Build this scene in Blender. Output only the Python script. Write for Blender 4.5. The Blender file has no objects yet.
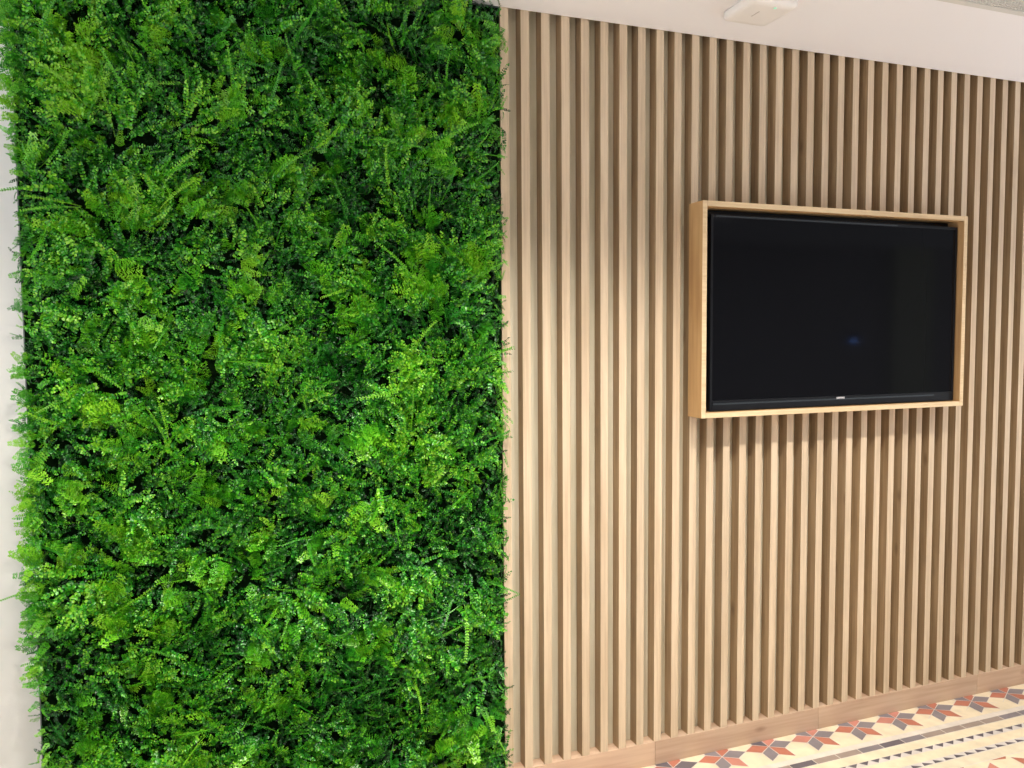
import bpy, bmesh, math, random
import numpy as np
from mathutils import Vector, Matrix

S = bpy.context.scene
C = S.collection

# ------------------------------------------------------------------ camera
F_PX, YAW, PITCH, ROLL = 790.26, 0.35108, 0.06044, -0.00696
CAM_D, CAM_H = 2.3457, 1.5
def make_camera():
    cd = bpy.data.cameras.new('camera')
    cd.sensor_width = 36.0
    cd.lens = F_PX * 36.0 / 1024.0
    cd.clip_start = 0.05
    co = bpy.data.objects.new('camera', cd); C.objects.link(co)
    cy, sy = math.cos(YAW), math.sin(YAW)
    fwd = Vector((sy*math.cos(PITCH), cy*math.cos(PITCH), -math.sin(PITCH)))
    right = Vector((cy, -sy, 0)); up = right.cross(fwd)
    r = math.cos(ROLL)*right + math.sin(ROLL)*up
    u = -math.sin(ROLL)*right + math.cos(ROLL)*up
    m = Matrix((r, u, -fwd)).transposed().to_4x4()
    m.translation = Vector((0, -CAM_D, CAM_H))
    co.matrix_world = m
    S.camera = co
make_camera()

# ------------------------------------------------------------------ light
CEIL = 2.507
w = bpy.data.worlds.new('world'); S.world = w; w.use_nodes = True
# ambient gradient: strong glow from below added to brighten the ceiling, dimmer above
_nt = w.node_tree; _tc = _nt.nodes.new('ShaderNodeTexCoord'); _sp = _nt.nodes.new('ShaderNodeSeparateXYZ')
_rp = _nt.nodes.new('ShaderNodeMapRange'); _rp.interpolation_type = 'SMOOTHSTEP'
_nt.links.new(_tc.outputs['Generated'], _sp.inputs[0]); _nt.links.new(_sp.outputs['Z'], _rp.inputs[0])
for _k, _v in (('From Min', -0.25), ('From Max', 0.12), ('To Min', 2.5), ('To Max', 0.38)): _rp.inputs[_k].default_value = _v
_bg = _nt.nodes['Background']; _bg.inputs[0].default_value = (0.96, 0.98, 1.04, 1)
_nt.links.new(_rp.outputs[0], _bg.inputs[1])

def spot(name, x, y, power, size=2.15, rad=0.02, col=(1.0, 0.93, 0.83), aim=(0, 0, -1)):
    l = bpy.data.lights.new(name, 'SPOT'); l.energy = power
    l.spot_size = size; l.spot_blend = 1.0; l.shadow_soft_size = rad; l.color = col
    o = bpy.data.objects.new(name, l); C.objects.link(o)
    o.location = (x, y, CEIL-0.03)
    o.rotation_euler = Vector(aim).to_track_quat('-Z', 'Y').to_euler()
    return o
for lx, le in ((-1.4, 25), (-.75, 42), (-.1, 66), (0.57, 120), (1.22, 82), (1.87, 66), (2.55, 48), (3.2, 32), (3.85, 20)):
    spot('ceiling_spotlight', lx, -1.0, le)
def fill_area(x, y, power):  # unseen area lamp added as ambient fill
    l = bpy.data.lights.new('ambient_fill', 'AREA'); l.energy = power
    l.shape = 'SQUARE'; l.size = 0.6; l.color = (1.0, 0.96, 0.92)
    o = bpy.data.objects.new('ambient_fill', l); C.objects.link(o)
    o.location = (x, y, CEIL-0.02)
for lx in (-1.2, 0.3, 1.8, 3.3):
    spot('floor_bounce_fill', lx, -3.0, 45, size=1.3)  # fill spots added behind the camera; their floor bounce brightens the ceiling
for px_, py_, pw_ in ((-0.4, -3.9, 8), (2.2, -3.9, 8)):
    fill_area(px_, py_, pw_)

S.view_settings.view_transform = 'Standard'
S.view_settings.look = 'None'
S.view_settings.exposure = 0.0
S.view_settings.gamma = 1.0
S.view_settings.use_curve_mapping = False

# ------------------------------------------------------------------ helpers
def srgb(r, g, b):
    f = lambda c: (c/255/12.92) if c/255 <= 0.04045 else ((c/255+0.055)/1.055)**2.4
    return (f(r), f(g), f(b), 1)
def mat(name, col=(0.5, 0.5, 0.5, 1), rough=0.5, **k):
    m = bpy.data.materials.new(name); m.use_nodes = True
    p = m.node_tree.nodes['Principled BSDF']
    p.inputs['Base Color'].default_value = col
    p.inputs['Roughness'].default_value = rough
    for a, b in k.items():
        p.inputs[a.replace('_', ' ')].default_value = b
    return m
def nd(m, t, **k):
    n = m.node_tree.nodes.new(t)
    for a, b in k.items(): setattr(n, a, b)
    return n
def lk(m, a, b): m.node_tree.links.new(a, b)

def link(name, bm, m, parent=None, smooth=False):
    me = bpy.data.meshes.new(name); bm.to_mesh(me); bm.free()
    ms = m if isinstance(m, (list, tuple)) else [m]
    for q in ms: me.materials.append(q)
    if smooth:
        for f in me.polygons: f.use_smooth = True
    o = bpy.data.objects.new(name, me); C.objects.link(o)
    if parent: o.parent = parent
    return o
def box(bm, x0, x1, y0, y1, z0, z1, bev=0.0, mi=0):
    vs = [bm.verts.new((x, y, z)) for x in (x0, x1) for y in (y0, y1) for z in (z0, z1)]
    fs = []
    for q in ((0,1,3,2), (4,6,7,5), (0,4,5,1), (2,3,7,6), (0,2,6,4), (1,5,7,3)):
        f = bm.faces.new([vs[i] for i in q]); f.material_index = mi; fs.append(f)
    if bev > 0:
        es = list({e for f in fs for e in f.edges})
        r = bmesh.ops.bevel(bm, geom=es, offset=bev, segments=2, profile=0.6, affect='EDGES')
        for f in r['faces']: f.material_index = mi
def bx(name, dims, m, parent=None, bev=0.0):
    bm = bmesh.new(); box(bm, *dims, bev=bev); return link(name, bm, m, parent)
def tag(o, label, cat, group=None):
    o['label'] = label; o['category'] = cat
    if group: o['group'] = group
    return o
def thing(name, label, cat, loc=(0, 0, 0), group=None):
    o = bpy.data.objects.new(name, None); C.objects.link(o); o.location = loc
    o.empty_display_size = 0.05
    return tag(o, label, cat, group)
def struct(o): o['kind'] = 'structure'; return o

# ------------------------------------------------------------------ materials
def wood(name, ca, cb, axis='Z', scale=1.0, knots=True, rough=0.55, var=0.10):
    """oak: grain streaks stretched along one axis, tone of each piece varied, a few knots"""
    m = mat(name, ca, rough)
    p = m.node_tree.nodes['Principled BSDF']
    tc = nd(m, 'ShaderNodeTexCoord'); oi = nd(m, 'ShaderNodeObjectInfo')
    off = nd(m, 'ShaderNodeVectorMath', operation='SCALE'); 
    cmb = nd(m, 'ShaderNodeCombineXYZ')
    for i in range(3): lk(m, oi.outputs['Random'], cmb.inputs[i])
    lk(m, cmb.outputs[0], off.inputs[0]); off.inputs['Scale'].default_value = 37.0
    add = nd(m, 'ShaderNodeVectorMath', operation='ADD')
    lk(m, tc.outputs['Object'], add.inputs[0]); lk(m, off.outputs[0], add.inputs[1])
    mp = nd(m, 'ShaderNodeMapping'); lk(m, add.outputs[0], mp.inputs['Vector'])
    s = [150*scale]*3; s['XYZ'.index(axis)] = 4.0
    mp.inputs['Scale'].default_value = s
    n1 = nd(m, 'ShaderNodeTexNoise'); n1.inputs['Scale'].default_value = 1.0
    n1.inputs['Detail'].default_value = 4; lk(m, mp.outputs[0], n1.inputs['Vector'])
    mp2 = nd(m, 'ShaderNodeMapping'); lk(m, add.outputs[0], mp2.inputs['Vector'])
    s2 = [30*scale]*3; s2['XYZ'.index(axis)] = 2.2
    mp2.inputs['Scale'].default_value = s2
    n2 = nd(m, 'ShaderNodeTexNoise'); n2.inputs['Scale'].default_value = 1.0
    n2.inputs['Detail'].default_value = 3; lk(m, mp2.outputs[0], n2.inputs['Vector'])
    mx = nd(m, 'ShaderNodeMath', operation='MULTIPLY_ADD')
    lk(m, n1.outputs['Fac'], mx.inputs[0]); mx.inputs[1].default_value = 0.5
    h = nd(m, 'ShaderNodeMath', operation='MULTIPLY'); lk(m, n2.outputs['Fac'], h.inputs[0]); h.inputs[1].default_value = 0.5
    lk(m, h.outputs[0], mx.inputs[2])
    r = nd(m, 'ShaderNodeValToRGB'); lk(m, mx.outputs[0], r.inputs[0])
    r.color_ramp.elements[0].position = 0.36; r.color_ramp.elements[0].color = cb
    r.color_ramp.elements[1].position = 0.60; r.color_ramp.elements[1].color = ca
    hsv = nd(m, 'ShaderNodeHueSaturation'); lk(m, r.outputs[0], hsv.inputs['Color'])
    v = nd(m, 'ShaderNodeMapRange'); lk(m, oi.outputs['Random'], v.inputs[0])
    v.inputs['To Min'].default_value = 1-var; v.inputs['To Max'].default_value = 1+var*0.6
    lk(m, v.outputs[0], hsv.inputs['Value'])
    out = hsv.outputs[0]
    if knots:
        mp3 = nd(m, 'ShaderNodeMapping'); lk(m, add.outputs[0], mp3.inputs['Vector'])
        s3 = [16.0]*3; s3['XYZ'.index(axis)] = 7.0
        mp3.inputs['Scale'].default_value = s3
        vo = nd(m, 'ShaderNodeTexVoronoi'); vo.inputs['Scale'].default_value = 0.55
        lk(m, mp3.outputs[0], vo.inputs['Vector'])
        kr = nd(m, 'ShaderNodeMapRange'); lk(m, vo.outputs['Distance'], kr.inputs[0])
        kr.inputs['From Min'].default_value = 0.03; kr.inputs['From Max'].default_value = 0.13
        kr.inputs['To Min'].default_value = 0.55; kr.inputs['To Max'].default_value = 0.0
        mc = nd(m, 'ShaderNodeMixRGB'); mc.blend_type = 'MIX'
        lk(m, kr.outputs[0], mc.inputs[0]); lk(m, out, mc.inputs[1])
        mc.inputs[2].default_value = (cb[0]*0.4, cb[1]*0.33, cb[2]*0.28, 1)
        out = mc.outputs[0]
    lk(m, out, p.inputs['Base Color'])
    bp = nd(m, 'ShaderNodeBump'); bp.inputs['Strength'].default_value = 0.12; bp.inputs['Distance'].default_value = 0.001
    lk(m, n1.outputs['Fac'], bp.inputs['Height']); lk(m, bp.outputs[0], p.inputs['Normal'])
    return m
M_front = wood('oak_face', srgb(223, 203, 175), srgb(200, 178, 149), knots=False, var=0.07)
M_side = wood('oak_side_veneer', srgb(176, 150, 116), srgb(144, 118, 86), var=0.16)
M_back = wood('oak_back_veneer', srgb(226, 221, 200), srgb(206, 199, 174), scale=0.5, knots=False)
M_base = wood('oak_plinth', srgb(214, 186, 160), srgb(196, 164, 138), axis='X', scale=0.5)
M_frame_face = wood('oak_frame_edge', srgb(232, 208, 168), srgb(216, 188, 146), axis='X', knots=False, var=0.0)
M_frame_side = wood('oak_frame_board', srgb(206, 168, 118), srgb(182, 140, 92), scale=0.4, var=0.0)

def plaster(name, col, bump=0.02, sc=220):
    m = mat(name, col, 0.85)
    n = nd(m, 'ShaderNodeTexNoise'); n.inputs['Scale'].default_value = sc
    tc = nd(m, 'ShaderNodeTexCoord'); lk(m, tc.outputs['Object'], n.inputs['Vector'])
    b = nd(m, 'ShaderNodeBump'); b.inputs['Strength'].default_value = 0.15; b.inputs['Distance'].default_value = bump*0.05
    lk(m, n.outputs['Fac'], b.inputs['Height'])
    lk(m, b.outputs[0], m.node_tree.nodes['Principled BSDF'].inputs['Normal'])
    return m
M_wall = plaster('white_plaster', srgb(228, 228, 224))
M_ceil = plaster('ceiling_paint', srgb(250, 248, 250))
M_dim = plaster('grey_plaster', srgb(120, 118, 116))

# ------------------------------------------------------------------ room
X0, PITCH_S, N_SLAT = 0.82708, 0.06865, 42
SW, SD, BH = 0.0286, 0.044, 0.0848       # slat width, depth, plinth height
XL, XR = -2.2, X0 + N_SLAT*PITCH_S
YB = -5.0
struct(bx('wall_front', (XL, XR+0.4, SD+0.012, SD+0.16, 0, CEIL+.1), M_wall))
struct(bx('ceiling', (XL, XR+0.4, YB, -0.003, CEIL, CEIL+0.1), M_ceil))
struct(bx('light_block_lid', (XL, XR+0.4, -0.003, SD+0.16, CEIL+0.1005, CEIL+0.12), M_dim))      # unseen lid added to block world light leaking in above the slats
struct(bx('wall_back', (XL, 9.4, YB-0.12, YB, 0, CEIL), M_dim))

# floor with inlaid cement border tiles
def tilemat(name, col, rough=0.35):
    m = mat(name, col, rough)
    p = m.node_tree.nodes['Principled BSDF']
    tc = nd(m, 'ShaderNodeTexCoord'); n = nd(m, 'ShaderNodeTexNoise'); n.inputs['Scale'].default_value = 14; n.inputs['Detail'].default_value = 5
    lk(m, tc.outputs['Object'], n.inputs['Vector'])
    h = nd(m, 'ShaderNodeHueSaturation'); h.inputs['Color'].default_value = col
    v = nd(m, 'ShaderNodeMapRange'); lk(m, n.outputs['Fac'], v.inputs[0])
    v.inputs['From Min'].default_value = 0.3; v.inputs['From Max'].default_value = 0.7
    v.inputs['To Min'].default_value = 0.88; v.inputs['To Max'].default_value = 1.08
    lk(m, v.outputs[0], h.inputs['Value']); lk(m, h.outputs[0], p.inputs['Base Color'])
    return m
T = dict(grout=tilemat('tile_grout', srgb(222, 214, 202)), cream=tilemat('tile_cream', srgb(232, 218, 188)),
         orange=tilemat('tile_terracotta', srgb(184, 116, 94)), grey=tilemat('tile_slate', srgb(132, 126, 130)),
         dark=tilemat('tile_dark', srgb(100, 95, 102)), pink=tilemat('tile_rose', srgb(196, 132, 116)),
         white=tilemat('tile_white', srgb(214, 208, 202)), taupe=tilemat('tile_taupe', srgb(158, 144, 134)),
         pale=tilemat('tile_pale', srgb(224, 214, 188)))
TI = {k: i for i, k in enumerate(T)}
def build_floor():
    bm = bmesh.new()
    box(bm, XL, XR+0.4, YB, SD+0.16, -0.12, 0.0, mi=TI['grout'])
    rnd = random.Random(5)
    def poly(pts, c, z=0.0004):
        # clip nothing: every piece is a flush inlay, drawn a hair above the grout bed
        vs = [bm.verts.new((x, y, z)) for x, y in pts]
        f = bm.faces.new(vs); f.material_index = TI[c]; f.normal_update()
        if f.normal.z < 0: f.normal_flip()
    def shrink(pts, g=0.0012):
        cx = sum(p[0] for p in pts)/len(pts); cy = sum(p[1] for p in pts)/len(pts)
        o = []
        for x, y in pts:
            d = math.hypot(x-cx, y-cy); k = (d-g*1.4)/d if d > 0 else 1
            o.append((cx+(x-cx)*k, cy+(y-cy)*k))
        return o
    def clip(pts, ymax=None, ymin=None):
        def cl(pts, f):
            out = []
            for i in range(len(pts)):
                a, b = pts[i], pts[(i+1) % len(pts)]
                fa, fb = f(a), f(b)
                if fa >= 0: out.append(a)
                if (fa >= 0) != (fb >= 0):
                    t = fa/(fa-fb); out.append((a[0]+t*(b[0]-a[0]), a[1]+t*(b[1]-a[1])))
            return out
        if ymax is not None: pts = cl(pts, lambda q: ymax-q[1])
        if ymin is not None and pts: pts = cl(pts, lambda q: q[1]-ymin)
        return pts
    def star_tile(cx, cy, s=0.2, ymax=0.003, cols='gogogo'):
        """six rhombs round a centre on a cream ground"""
        k = s/0.2; L = 0.101*k; a0 = math.radians(30)
        r = L/(2*math.cos(a0)); h = s/2; g = 0.0014
        pr = lambda a, q: (cx+q*math.cos(a), cy+q*math.sin(a))
        q = clip([(cx-h, cy-h), (cx+h, cy-h), (cx+h, cy+h), (cx-h, cy+h)], ymax)
        if len(q) > 2: poly(q, 'cream', 0.0003)
        for i in range(6):
            a = i*math.pi/3
            pts = clip(shrink([(cx, cy), pr(a-a0, r), pr(a, L), pr(a+a0, r)], g*k), ymax)
            if len(pts) > 2:
                c = 'grey' if cols[i] == 'g' else 'orange'
                if c == 'orange' and rnd.random() < 0.3: c = 'pink'
                if c == 'grey' and rnd.random() < 0.15: c = 'dark'
                poly(pts, c, 0.0009)
            # grout line round the star and out to the next one
            for p0, p1 in ((pr(a+a0, r), pr(a, L)), (pr(a, L), pr(a-a0, r)), ((cx, cy), pr(a+a0, r)), (pr(a+a0, r), pr(a+a0, L*.98))):
                dx, dy = p1[0]-p0[0], p1[1]-p0[1]; d = math.hypot(dx, dy); w_ = .0011*k
                nx, ny = -dy/d*w_, dx/d*w_
                qq = clip([(p0[0]+nx, p0[1]+ny), (p1[0]+nx, p1[1]+ny), (p1[0]-nx, p1[1]-ny), (p0[0]-nx, p0[1]-ny)], ymax)
                if len(qq) > 2: poly(qq, 'white', 0.0006)
    n0, n1 = -14, 12
    for i in range(n0, n1):
        star_tile(2.0306+0.2*i, -0.040)
        x = 2.0306+0.2*i
        # narrow grey strip: two and a half short pieces to a tile
        for j in range(2):
            c = rnd.choice(['grey', 'taupe', 'dark', 'grey', 'taupe'])
            xx = x+0.085+j*0.1
            poly([(xx+.0015, -.197), (xx+.0985, -.197), (xx+.0985, -.168), (xx+.0015, -.168)], c)
        poly([(x, -.243), (x+.199, -.243), (x+.199, -.2005), (x, -.2005)], 'cream')
        poly([(x, -.269), (x+.2, -.269), (x+.2, -.2445), (x, -.2445)], 'white')
        poly([(x, -.3165), (x+.199, -.3165), (x+.199, -.270), (x, -.270)], 'cream')
        poly([(x, -.341), (x+.2, -.341), (x+.2, -.3175), (x, -.3175)], 'white')
        poly([(x, -.388), (x+.199, -.388), (x+.199, -.343), (x, -.343)], 'pale')
        for j in range(4):
            a = x+j*0.05+.021
            poly([(a, -.246), (a+.041, -.246), (a+.017, -.2665)], 'dark', .0009)
            poly([(a-.002, -.339), (a+.040, -.339), (a+.006, -.3205)], 'dark', .0009)
    # the star tiles start again towards the room
    for j in range(7):
        for i in range(-16, 12):
            star_tile(2.43+0.2*i, -0.49-0.2*j, ymax=-.391, cols='googog')
            if j == 0: poly([(2.497+.2*i, -.3935), (2.57+.2*i, -.3925), (2.556+.2*i, -.405)], 'orange', .0007)
    o = link('floor', bm, list(T.values()))
    struct(o)
build_floor()

# ------------------------------------------------------------------ slatted wall
sw = thing('slatted_panel', 'floor-to-ceiling wall panel of vertical light oak slats around the screen', 'wall panel', (X0, 0, 0))
def child(o, parent):      # parent while keeping mesh coordinates in world space
    o.parent = parent
    o.matrix_parent_inverse = parent.matrix_basis.inverted()
    return o
def slat_mesh():
    bm = bmesh.new()
    z0, z1 = BH, CEIL+0.095
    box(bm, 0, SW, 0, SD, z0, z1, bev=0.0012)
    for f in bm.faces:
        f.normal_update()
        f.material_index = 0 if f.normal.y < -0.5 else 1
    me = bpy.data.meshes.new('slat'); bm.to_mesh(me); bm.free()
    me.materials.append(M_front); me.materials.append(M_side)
    return me
sm = slat_mesh()
rs = random.Random(3)
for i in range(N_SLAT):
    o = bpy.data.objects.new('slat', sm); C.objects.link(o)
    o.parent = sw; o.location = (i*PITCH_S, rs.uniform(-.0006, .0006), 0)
child(bx('back_board', (X0, XR, SD, SD+0.010, 0.0, CEIL+0.095), M_back), sw)
for a, b in ((X0, 1.3816), (1.3816, 2.0883), (2.0883, 2.9076), (2.9076, XR)):
    child(bx('plinth', (a+.0006, b-.0006, -0.001, SD-.0005, 0.0009, BH-.0003), M_base, bev=.0012), sw)

# ------------------------------------------------------------------ TV niche frame
FX0, FX1, FZ0, FZ1, FD, FT = 1.5047, 2.6876, 1.2193, 1.9444, 0.083, 0.018
fr = thing('screen_frame', 'light oak box frame standing out from the slats around the black screen', 'frame', (FX0, 0, FZ0))
def board(dims, face_axis):
    bm = bmesh.new(); box(bm, *dims, bev=0.0008)
    for f in bm.faces:
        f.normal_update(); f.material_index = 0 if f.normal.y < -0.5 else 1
    return bm
# four mitred-looking boards: front edge pale, flanks warmer
yb_ = -0.0012
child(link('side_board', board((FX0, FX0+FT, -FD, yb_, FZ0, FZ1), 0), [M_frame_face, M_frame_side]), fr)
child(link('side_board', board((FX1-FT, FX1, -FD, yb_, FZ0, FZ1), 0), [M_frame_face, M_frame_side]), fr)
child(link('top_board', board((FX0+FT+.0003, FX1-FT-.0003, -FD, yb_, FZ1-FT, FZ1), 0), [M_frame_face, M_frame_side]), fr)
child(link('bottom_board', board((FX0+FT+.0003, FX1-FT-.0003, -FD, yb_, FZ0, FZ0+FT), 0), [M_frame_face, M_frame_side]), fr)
M_blackp = mat('black_panel', srgb(20, 19, 20), 0.6)
child(bx('back_panel', (FX0+FT+.0005, FX1-FT-.0005, -0.010, yb_, FZ0+FT+.0005, FZ1-FT-.0005), M_blackp), fr)

# ------------------------------------------------------------------ television
M_screen = mat('screen_glass', srgb(15, 16, 20), 0.06, IOR=1.22)
M_bezel = mat('bezel_black', srgb(24, 26, 30), 0.3, IOR=1.3)
M_bezel2 = mat('bezel_grey', srgb(44, 52, 58), 0.35)
M_mark = mat('mark_white', srgb(235, 235, 240), 0.4)
TX0, TX1, TZ0, TZ1, TY = 1.553, 2.6620, 1.2395, 1.905, -0.0605
tv = thing('television', 'black flat screen television, switched off, inside the oak box frame', 'television', (TX0, 0, TZ0))
def tv_housing():
    bm = bmesh.new()
    box(bm, TX0+.004, TX1-.004, TY+.008, -.012, TZ0+.004, TZ1-.004, bev=.004)
    return bm
child(link('housing', tv_housing(), M_bezel), tv)
def ring():
    bm = bmesh.new(); y0, y1 = TY, TY+.0095
    box(bm, TX0, TX0+.009, y0, y1, TZ0, TZ1, bev=.001)
    box(bm, TX1-.009, TX1, y0, y1, TZ0, TZ1, bev=.001)
    box(bm, TX0+.009, TX1-.009, y0, y1, TZ1-.010, TZ1, bev=.001)
    return bm
child(link('bezel', ring(), M_bezel), tv)
child(bx('screen', (TX0+.009, TX1-.009, TY+.0015, TY+.0085, TZ0+.036, TZ1-.010), M_screen), tv)
child(bx('lower_bezel', (TX0+.009, TX1-.009, TY-.001, TY+.0085, TZ0, TZ0+.0355), M_bezel, bev=.002), tv)
o = child(bx('lower_trim', (TX0+.012, TX1-.10, TY-.0022, TY-.0008, TZ0+.021, TZ0+.0265), M_bezel2, bev=.0005), tv)
o['label'] = 'thin grey line standing for glare on the upper edge'
o = child(bx('upper_edge_glare', (TX0+.02, TX1-.30, TY-.0016, TY+.001, TZ1-.008, TZ1-.004), M_bezel2, bev=.0004), tv)  # bluish grey strip paints the glare along the upper edge
o['label'] = 'thin grey line standing for glare on the upper edge'
def mark():
    # seven tiny white capitals on the lower bezel, too small in the photo to read
    bm = bmesh.new(); y0, y1 = TY-.0030, TY-.0023
    cx, zc = 2.1100, TZ0+.0285; wl, hl, st = .0042, .0072, .0015
    for i in range(7):
        x = cx-.0185+i*.0054; z = zc-hl/2
        strokes = {0: 'TMBrl', 1: 'LRTm', 2: 'LRTc', 3: 'TMBrl', 4: 'LRB', 5: 'LRTc', 6: 'LTBMr'}[i]
        for s in strokes:
            if s == 'T': b = (x, x+wl, z+hl-st, z+hl)
            elif s == 'B': b = (x, x+wl, z, z+st)
            elif s == 'M' or s == 'm': b = (x, x+wl, z+hl/2-st/2, z+hl/2+st/2)
            elif s == 'L': b = (x, x+st, z, z+hl)
            elif s == 'R': b = (x+wl-st, x+wl, z, z+hl)
            elif s == 'c': b = (x+wl/2-st/2, x+wl/2+st/2, z+hl/2, z+hl)
            elif s == 'l': b = (x, x+st, z+hl/2, z+hl)
            else: b = (x+wl-st, x+wl, z, z+hl/2)
            box(bm, b[0], b[1], y0, y1, b[2], b[3])
    return bm
child(link('brand_mark', mark(), M_mark), tv)['label'] = 'tiny white lettering'

# ------------------------------------------------------------------ things on the ceiling
M_plastic = mat('white_plastic', srgb(248, 244, 240), 0.4)
def device():
    t = thing('ceiling_sensor', 'small square white plastic device on the ceiling above the slats', 'ceiling device', (1.578, -.275, CEIL))
    a, b, c, d = 1.4975, 1.6560, -.3580, -.1920
    bm = bmesh.new()
    def ring_(x0, x1, y0, y1, z, r):
        out = []
        for cx, cy, s in ((x1-r, y1-r, 0), (x0+r, y1-r, 90), (x0+r, y0+r, 180), (x1-r, y0+r, 270)):
            for k in range(6):
                an = math.radians(s+k*18); out.append(bm.verts.new((cx+r*math.cos(an), cy+r*math.sin(an), z)))
        return out
    prof = [(0.004, CEIL-.0005), (0.0, CEIL-.004), (0.0, CEIL-.020), (0.003, CEIL-.026), (0.012, CEIL-.0295), (0.024, CEIL-.031)]
    rs_ = [ring_(a+i, b-i, c+i, d-i, z, .016) for i, z in prof]
    for p_, q in zip(rs_, rs_[1:]):
        for k in range(24): bm.faces.new((p_[k], p_[(k+1) % 24], q[(k+1) % 24], q[k]))
    bm.faces.new(rs_[-1]); bm.faces.new(list(reversed(rs_[0])))
    bmesh.ops.recalc_face_normals(bm, faces=bm.faces)
    child(link('body', bm, M_plastic, smooth=True), t)
    bm = bmesh.new()
    bmesh.ops.create_uvsphere(bm, u_segments=16, v_segments=8, radius=.005)
    bmesh.ops.transform(bm, matrix=Matrix.Translation((1.585, -.335, CEIL-.0312)) @ Matrix.Diagonal((1, 1, .35, 1)), verts=bm.verts)
    mg = mat('green_indicator', srgb(150, 215, 180), 0.3)
    pg = mg.node_tree.nodes['Principled BSDF']; pg.inputs['Emission Color'].default_value = srgb(170, 240, 205); pg.inputs['Emission Strength'].default_value = 0.45
    child(link('indicator_light', bm, mg, smooth=True), t)['label'] = 'small pale green indicator'
    bm = bmesh.new()
    box(bm, 1.553, 1.557, -.30, -.262, CEIL-.0318, CEIL-.0305, bev=.0004)
    child(link('slot', bm, mat('slot_grey', srgb(205, 198, 190), .6)), t)
device()
M_grille = mat('grille_white', srgb(224, 222, 216), 0.45)
def grille():
    t = thing('ceiling_vent', 'white square mesh vent set in the ceiling at the right', 'ceiling vent', (2.34, -.80, CEIL))
    a, b, c, d = 2.02, 2.64, -1.11, -.4925
    z0, z1 = CEIL-.007, CEIL-.0005
    bm = bmesh.new(); fw = .022
    box(bm, a, b, d-fw, d, z0, z1, bev=.0012); box(bm, a, b, c, c+fw, z0, z1, bev=.0012)
    box(bm, a, a+fw, c+fw, d-fw, z0, z1, bev=.0012); box(bm, b-fw, b, c+fw, d-fw, z0, z1, bev=.0012)
    child(link('vent_frame', bm, M_grille), t)
    bm = bmesh.new(); n = 46; st = (b-a-2*fw)/n
    for i in range(1, n):
        x = a+fw+i*st; box(bm, x-.0022, x+.0022, c+fw, d-fw, z0+.0015, z1-.001)
        y = c+fw+i*st; box(bm, a+fw, b-fw, y-.0022, y+.0022, z0+.0018, z1-.0012)
    child(link('vent_mesh', bm, M_grille), t)
    child(bx('vent_backing', (a+.003, b-.003, c+.003, d-.003, z1-.0008, z1), mat('vent_shadow', srgb(150, 148, 146), .7)), t)
grille()

# ------------------------------------------------------------------ green wall
PX0, PX1 = -0.4800, X0-0.0015
M_mount = mat('mount_grey', srgb(108, 116, 112), 0.6)
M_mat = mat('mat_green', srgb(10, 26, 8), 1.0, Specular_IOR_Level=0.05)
gw = thing('green_wall', 'tall panel of artificial boxwood and fern foliage between white wall and oak slats', 'plant wall', ((PX0+PX1)/2, 0, 0))
child(bx('backing_board', (PX0, PX1, 0.004, SD+.0115, 0.001, CEIL+.06), M_mount), gw)

def leaf_mat():
    m = bpy.data.materials.new('foliage'); m.use_nodes = True
    nt = m.node_tree; p = nt.nodes['Principled BSDF']
    at = nd(m, 'ShaderNodeAttribute'); at.attribute_name = 'tint'
    r = nd(m, 'ShaderNodeValToRGB'); lk(m, at.outputs['Fac'], r.inputs[0])
    cr = r.color_ramp
    cr.elements[0].position = 0.0; cr.elements[0].color = srgb(7, 54, 14)
    cr.elements[1].position = 1.0; cr.elements[1].color = srgb(142, 208, 44)
    for pos, c in ((0.25, srgb(18, 96, 24)), (0.5, srgb(46, 147, 32)), (0.75, srgb(98, 190, 34))):
        e = cr.elements.new(pos); e.color = c
    lk(m, r.outputs[0], p.inputs['Base Color'])
    p.inputs['Roughness'].default_value = 0.32
    p.inputs['Specular IOR Level'].default_value = 0.75
    tr = nd(m, 'ShaderNodeBsdfTranslucent'); lk(m, r.outputs[0], tr.inputs['Color'])
    mx = nd(m, 'ShaderNodeMixShader'); mx.inputs[0].default_value = 0.16
    lk(m, p.outputs[0], mx.inputs[1]); lk(m, tr.outputs[0], mx.inputs[2])
    lk(m, mx.outputs[0], nt.nodes['Material Output'].inputs['Surface'])
    return m
M_leaf = leaf_mat()
RNG = np.random.default_rng(11)

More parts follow.
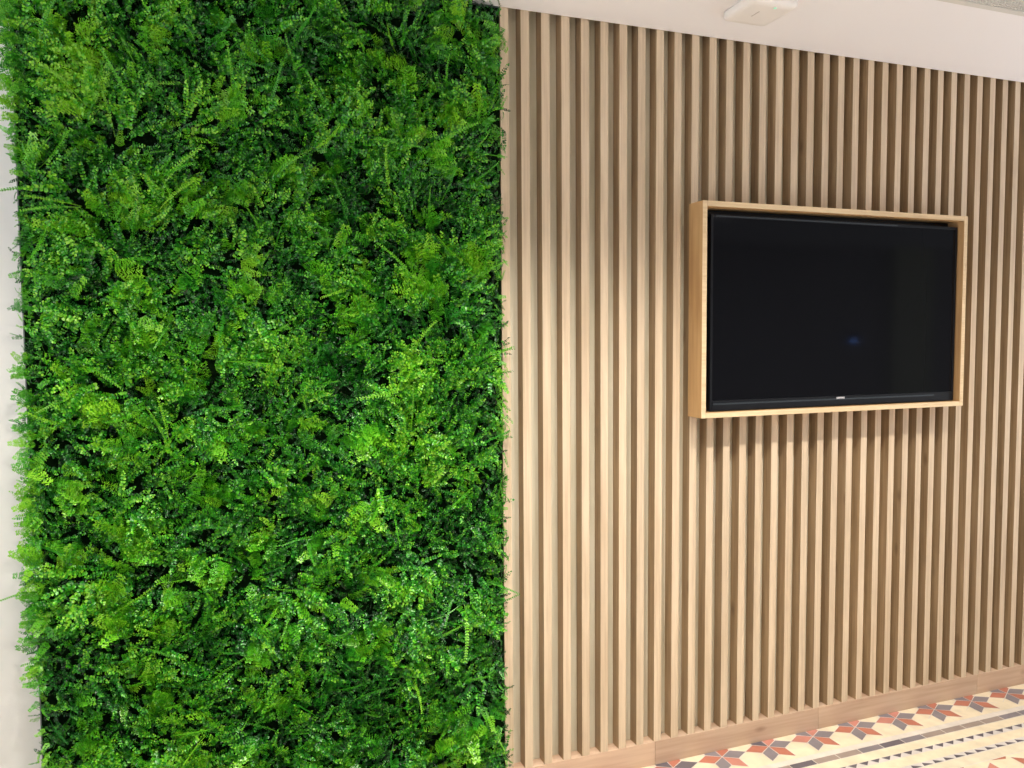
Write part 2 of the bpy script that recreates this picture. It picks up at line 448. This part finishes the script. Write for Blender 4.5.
def norm(v): return v/np.maximum(np.linalg.norm(v, axis=-1, keepdims=True), 1e-9)
class Tpl:
    """sprig template: quads in a frame where the stem grows along +X, leaves spread in +-Y, upper side +Z"""
    def __init__(s): s.v = []; s.f = []; s.t = []
    def quad(s, pts, t):
        b = len(s.v); s.v += [tuple(q) for q in pts]; s.f.append((b, b+1, b+2, b+3)); s.t += [t]*4
    def leaf(s, base, d, n, L, W, t):
        d = norm(np.array(d)); side = norm(np.cross(n, d)); n2 = np.cross(d, side)
        base = np.array(base); b = len(s.v)
        mid1 = base+d*L*.35+n2*L*.03; mid2 = base+d*L*.72+n2*L*.03; tip = base+d*L
        up = n2*W*.22
        pts = [base, mid1+side*W*.5+up, mid2+side*W*.42+up, tip, mid2-side*W*.42+up, mid1-side*W*.5+up]
        s.v += [tuple(q) for q in pts]
        s.f += [(b, b+1, b+2, b+3), (b, b+3, b+4, b+5)]
        s.t += [t]*6
    def stem(s, pts, w, t):
        pts = np.array(pts)
        for a, c in zip(pts, pts[1:]):
            d = norm(c-a)
            for ax in ((0, 1, 0), (0, 0, 1)):
                o = norm(np.cross(d, ax))*w
                s.quad([a-o, a+o, c+o, c-o], t)
    def done(s):
        s.v = np.array(s.v, float); s.f = np.array(s.f, int); s.t = np.array(s.t, float); return s
def curve(L, bend, n=24, side=0.0):
    u = np.linspace(0, 1, n); a = bend*u; b = side*u
    d = np.stack([np.cos(a)*np.cos(b), np.sin(b), np.sin(a)], 1)*(L/(n-1))
    return np.concatenate([[[0, 0, 0]], np.cumsum(d, 0)])[:n]
def boxwood(seed, L=.066, pairs=8, lw=.0096, ll=.0112):
    r = np.random.default_rng(seed); t = Tpl()
    c = curve(L, r.uniform(-1.3, -.1), side=r.uniform(-.5, .5)); t.stem(c[::4], .0006, -.08)
    for i in range(pairs):
        u = .12+.88*i/(pairs-1); k = min(int(u*23), 22); p = c[k]; d = norm(c[k+1]-c[k])
        sz = (1-.45*u)*r.uniform(.85, 1.15)
        for s in (-1, 1):
            dd = d*.55+np.array([0, s, 0])*.8+np.array([0, 0, r.uniform(-.1, .45)])
            nn = np.array([r.uniform(-.7, .7), r.uniform(-.7, .7), 1.0])
            t.leaf(p, dd, nn, ll*sz, lw*sz, r.uniform(-.28, .28)+.12*u)
    t.leaf(c[-1], norm(c[-1]-c[-2]), np.array([0, 0, 1.]), ll*.6, lw*.6, .15)
    return t.done()
def fern(seed, L=.078, n=7):
    r = np.random.default_rng(seed); t = Tpl()
    c = curve(L, r.uniform(-1.2, .2), side=r.uniform(-.4, .4)); t.stem(c[::4], .0005, .05)
    for i in range(n):
        u = .1+.88*i/(n-1); k = min(int(u*23), 22); p = c[k]; d = norm(c[k+1]-c[k])
        bl = .020*(1-.75*u)+.005
        for s in (-1, 1):
            dd = norm(d*.6+np.array([0, s, 0])*.8+np.array([0, 0, r.uniform(-.1, .3)]))
            m = max(2, int(bl/.0056))
            for j in range(m):
                q = p+dd*bl*(j+.4)/m
                for s2 in (-1, 1):
                    d3 = norm(dd*.7+s2*norm(np.cross(dd, [0, 0, 1.]))*.7+np.array([0, 0, r.uniform(-.2, .4)]))
                    b = norm(np.cross(d3, [0, 0, 1.]))*.0032; e = q+d3*.0078
                    t.quad([q-b*.4, q+d3*.003-b, e, q+d3*.003+b], .10+.15*u+r.uniform(-.06, .06))
    return t.done()
def runner(seed, L=.15, n=15):
    r = np.random.default_rng(seed); t = Tpl()
    c = curve(L, r.uniform(-1.3, .1), side=r.uniform(-.7, .7)); t.stem(c[::3], .0010, .28)
    for i in range(n):
        u = .35+.65*i/(n-1); k = min(int(u*23), 22); p = c[k]; d = norm(c[k+1]-c[k])
        for s in (-1, 1):
            dd = d*.7+np.array([0, s, 0])*.6+np.array([0, 0, r.uniform(0, .5)])
            t.leaf(p, dd, np.array([0, 0, 1.]), .0085*(1.1-.5*u), .0050*(1.1-.5*u), r.uniform(0, .15)+.1*u)
    return t.done()
BOX = [boxwood(i) for i in range(7)]
FERN = [fern(20+i) for i in range(6)]
RUN = [runner(40+i) for i in range(5)]

# smooth random fields over the wall (sum of a few cosines)
class Field:
    def __init__(s, seed, scale, n=28):
        r = np.random.default_rng(seed); a = r.uniform(0, 2*np.pi, n); k = r.normal(1, .35, n)*2*np.pi/scale
        s.kx, s.kz, s.ph = k*np.cos(a), k*np.sin(a), r.uniform(0, 2*np.pi, n); s.n = n
    def __call__(s, x, z):
        return np.cos(np.outer(x, s.kx)+np.outer(z, s.kz)+s.ph).sum(1)/math.sqrt(s.n/2)
F_ang, F_ang2 = Field(1, .55), Field(2, .16)
F_hgt, F_hgt2 = Field(3, .30), Field(4, .10)
F_tint, F_tint2 = Field(5, .20), Field(6, .07)
F_kind = Field(7, .16)

def emit_mesh(name, parts, parent, mats):
    V = []; Fc = []; Tt = []; base = 0
    for tpl, pos, R, sc, tint in parts:
        n = len(pos)
        if n == 0: continue
        v = np.einsum('nij,kj->nki', R, tpl.v)*sc[:, None, None]+pos[:, None, :]
        tt = np.clip(tint[:, None]+tpl.t[None, :], 0, 1)
        k = len(tpl.v)
        f = tpl.f[None, :, :]+(np.arange(n)*k)[:, None, None]+base
        V.append(v.reshape(-1, 3)); Fc.append(f.reshape(-1, 4)); Tt.append(tt.reshape(-1)); base += n*k
    V = np.concatenate(V).astype(np.float32); Fc = np.concatenate(Fc).astype(np.int32); Tt = np.concatenate(Tt).astype(np.float32)
    V[:, 1] = np.minimum(V[:, 1], .002)      # nothing grows through the board
    V[:, 2] = np.clip(V[:, 2], .004, CEIL-.002)
    me = bpy.data.meshes.new(name)
    me.vertices.add(len(V)); me.vertices.foreach_set('co', V.ravel())
    me.loops.add(Fc.size); me.loops.foreach_set('vertex_index', Fc.ravel())
    me.polygons.add(len(Fc)); me.polygons.foreach_set('loop_start', np.arange(0, Fc.size, 4, dtype=np.int32))
    at = me.attributes.new('tint', 'FLOAT', 'POINT'); at.data.foreach_set('value', Tt)
    me.update(calc_edges=True)
    for m in mats: me.materials.append(m)
    o = bpy.data.objects.new(name, me); C.objects.link(o)
    child(o, parent)
    return o

def frames(ang, out, roll):
    """stem direction: angle in the wall plane, lifted out of it by 'out'"""
    d = np.stack([np.cos(ang)*np.cos(out), -np.sin(out), np.sin(ang)*np.cos(out)], 1)
    nrm = np.tile([0., -1., 0.], (len(ang), 1)); nrm = norm(nrm-(nrm*d).sum(1, keepdims=True)*d+1e-6)
    side = np.cross(nrm, d)
    c, s = np.cos(roll)[:, None], np.sin(roll)[:, None]
    n2 = nrm*c+side*s; s2 = np.cross(n2, d)
    return np.stack([d, s2, n2], 2)

COLS = [-0.4800, -0.0146, 0.4519, PX1]
ROWZ = [CEIL-.508*k for k in range(6)]; ROWZ[-1] = 0.0
def panel(cx0, cx1, z0, z1, bright, smallleaf, lift=0.0):
    area = (cx1-cx0)*(z1-z0)
    n = int(area*3900)
    x = RNG.uniform(cx0, cx1, n); z = RNG.uniform(z0, z1, n)
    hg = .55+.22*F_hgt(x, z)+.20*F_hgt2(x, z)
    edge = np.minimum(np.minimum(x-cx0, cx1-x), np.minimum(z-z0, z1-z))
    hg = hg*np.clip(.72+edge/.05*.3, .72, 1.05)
    hg = np.clip(hg+lift, .12, 1.2)
    ang = np.pi*.42+1.3*F_ang(x, z)+.8*F_ang2(x, z)+RNG.normal(0, .55, n)
    out = np.clip(RNG.normal(.80, .30, n), .1, 1.4)
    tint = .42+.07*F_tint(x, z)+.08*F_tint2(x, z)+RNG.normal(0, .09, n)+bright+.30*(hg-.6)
    kind = F_kind(x, z)-.5+RNG.normal(0, .6, n)
    kd = np.where(kind > (.55 if not smallleaf else 2.4), 1, 0); kd[RNG.uniform(size=n) < .03] = 2
    # keep sprigs from spilling far over the outer edges of the wall
    y = -RNG.uniform(0, .03, n)*hg-hg*.016
    lim = .085
    dx = np.cos(ang)
    left = np.clip((x-PX0)/lim, .30, 1); right = np.clip((PX1-x)/lim, .42, 1)
    sc = (.62+.45*hg)*np.where(dx < 0, left, right)**.8*RNG.uniform(.8, 1.15, n)
    sc = np.maximum(sc, .42)
    # near the rim turn the sprigs along the edge rather than across it
    rim = (np.minimum(x-PX0, PX1-x) < .035)
    ang = np.where(rim & (np.abs(dx) > .5) & ((dx < 0) == (x < 0)), np.pi/2*np.sign(np.sin(ang)+1e-3)+.35*dx, ang)
    R = frames(ang, out, RNG.normal(0, .5, n))
    pos = np.stack([x, y, z], 1)
    parts = []
    for k, L in ((0, BOX), (1, FERN), (2, RUN)):
        idx = np.where(kd == k)[0]
        pick = RNG.integers(0, len(L), len(idx))
        for j, t in enumerate(L):
            q = idx[pick == j]
            tt = tint[q]+(.10 if k == 1 else 0)
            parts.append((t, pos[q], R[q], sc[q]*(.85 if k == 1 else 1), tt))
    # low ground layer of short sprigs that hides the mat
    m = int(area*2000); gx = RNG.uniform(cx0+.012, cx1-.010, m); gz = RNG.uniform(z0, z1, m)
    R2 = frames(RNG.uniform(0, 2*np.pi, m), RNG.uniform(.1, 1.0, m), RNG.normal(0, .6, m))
    gp = np.stack([gx, -RNG.uniform(0, .008, m), gz], 1); pk = RNG.integers(0, len(BOX), m); gt = RNG.normal(.08, .1, m)  # low tint paints the shade deep between the sprigs
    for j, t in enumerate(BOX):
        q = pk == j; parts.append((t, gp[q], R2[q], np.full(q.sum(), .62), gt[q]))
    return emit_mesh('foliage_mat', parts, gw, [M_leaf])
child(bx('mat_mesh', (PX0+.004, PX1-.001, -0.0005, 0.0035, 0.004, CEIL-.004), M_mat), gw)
for ci in range(3):
    for ri in range(5):
        b = (.08, .02, 0)[ci]; sl_ = False; lf = 0.0
        if ci == 2 and ri == 2: b, sl_, lf = .06, True, .25
        if ci == 2 and ri in (3, 4): b, sl_, lf = 0.0, ri == 3, -.04
        panel(COLS[ci], COLS[ci+1], ROWZ[ri+1], ROWZ[ri], b, sl_, lf)

# the left rim: yellow-green tips that spill over the edge of the board, thick at top and below the middle
def rim():
    z = RNG.uniform(.03, CEIL-.03, 900)
    sp = np.interp(z, [0, .45, .62, .95, 1.2, 1.42, 1.6, 1.98, 2.08, 2.5], [.6, .35, .9, 1.0, .75, .5, .12, .15, 1.0, 1.15])
    sp = np.clip(sp+.18*F_hgt2(z*0, z), .0, 1.3)
    keep = RNG.uniform(size=len(z)) < sp+.1; z, sp = z[keep], sp[keep]; n = len(z)
    x = PX0+RNG.uniform(.0, .035, n)
    R = frames(np.pi+RNG.normal(-.1, .8, n), np.clip(RNG.normal(.6, .3, n), 0, 1.3), RNG.normal(0, .5, n))
    pos = np.stack([x, -RNG.uniform(.0, .04, n), z], 1)
    sc = .30+.34*sp*RNG.uniform(.6, 1.1, n); tint = .55+.12*F_tint2(z*0, z)+RNG.normal(0, .1, n)
    pick = RNG.integers(0, 13, n); P = BOX+FERN
    emit_mesh('rim_foliage', [(P[j], pos[pick == j], R[pick == j], sc[pick == j], tint[pick == j]) for j in range(13)], gw, [M_leaf])['label'] = 'yellow-green foliage along the left rim'
rim()
# stray sprigs that stick out beyond the rim
def stray(tpl, x, z, y, deg, out, sc, tint, label):
    R = frames(np.array([math.radians(deg)]), np.array([out]), np.array([.3]))
    o = emit_mesh('stray_sprig', [(tpl, np.array([[x, y, z]]), R, np.array([sc]), np.array([tint]))], gw, [M_leaf])
    o['label'] = label
stray(RUN[0], -.455, .86, -.03, 190, .25, .75, .6, 'long yellow-green sprig reaching over the white wall')
stray(RUN[2], -.455, 1.50, -.02, 165, .2, .35, .4, 'short sprig poking left over the white wall')
for dx_, dz_, dg in ((0, 0, 20), (-.01, -.02, 5), (-.02, .015, 40), (.0, -.035, -20)):
    stray(BOX[int(abs(dg)) % 7], .80+dx_, 1.855+dz_, -.035, dg, .5, .55, .62, 'pale sprig bulging over the first slat')
for z_, dg in ((2.28, 30), (2.05, -5), (1.62, 10), (1.55, 60), (1.42, -10), (1.18, 20), (.96, 5), (.70, -15), (.62, 15), (.36, -30)):
    stray(FERN[int(z_*100) % 6], .803, z_, -.03, dg, .5, .33, .6, 'small sprig tip touching the first slat')

# ------------------------------------------------------------------ added behind the camera for reflections in the screen
struct(bx('mirrored_strip', (7.35, 7.95, YB, YB+.10, 0, CEIL), plaster('mirrored_strip_paint', srgb(150, 154, 128))))  # upright strip added for the greenish band mirrored in the screen
mb = mat('standin_blue_glow', srgb(40, 80, 200), .4)
pb = mb.node_tree.nodes['Principled BSDF']; pb.inputs['Emission Color'].default_value = srgb(120, 165, 255); pb.inputs['Emission Strength'].default_value = 22.0
dsp = thing('standin_display', 'added blue glowing stand-in display, unseen, that makes the blue spot in the dark screen', 'display', (6.82, YB, 1.43))  # invented source for the blue spot mirrored in the screen
child(bx('standin_case', (6.74, 6.90, YB, YB+.03, 1.36, 1.50), M_bezel, bev=.004), dsp)
child(bx('standin_face', (6.80, 6.845, YB+.0301, YB+.034, 1.40, 1.44), mb), dsp)
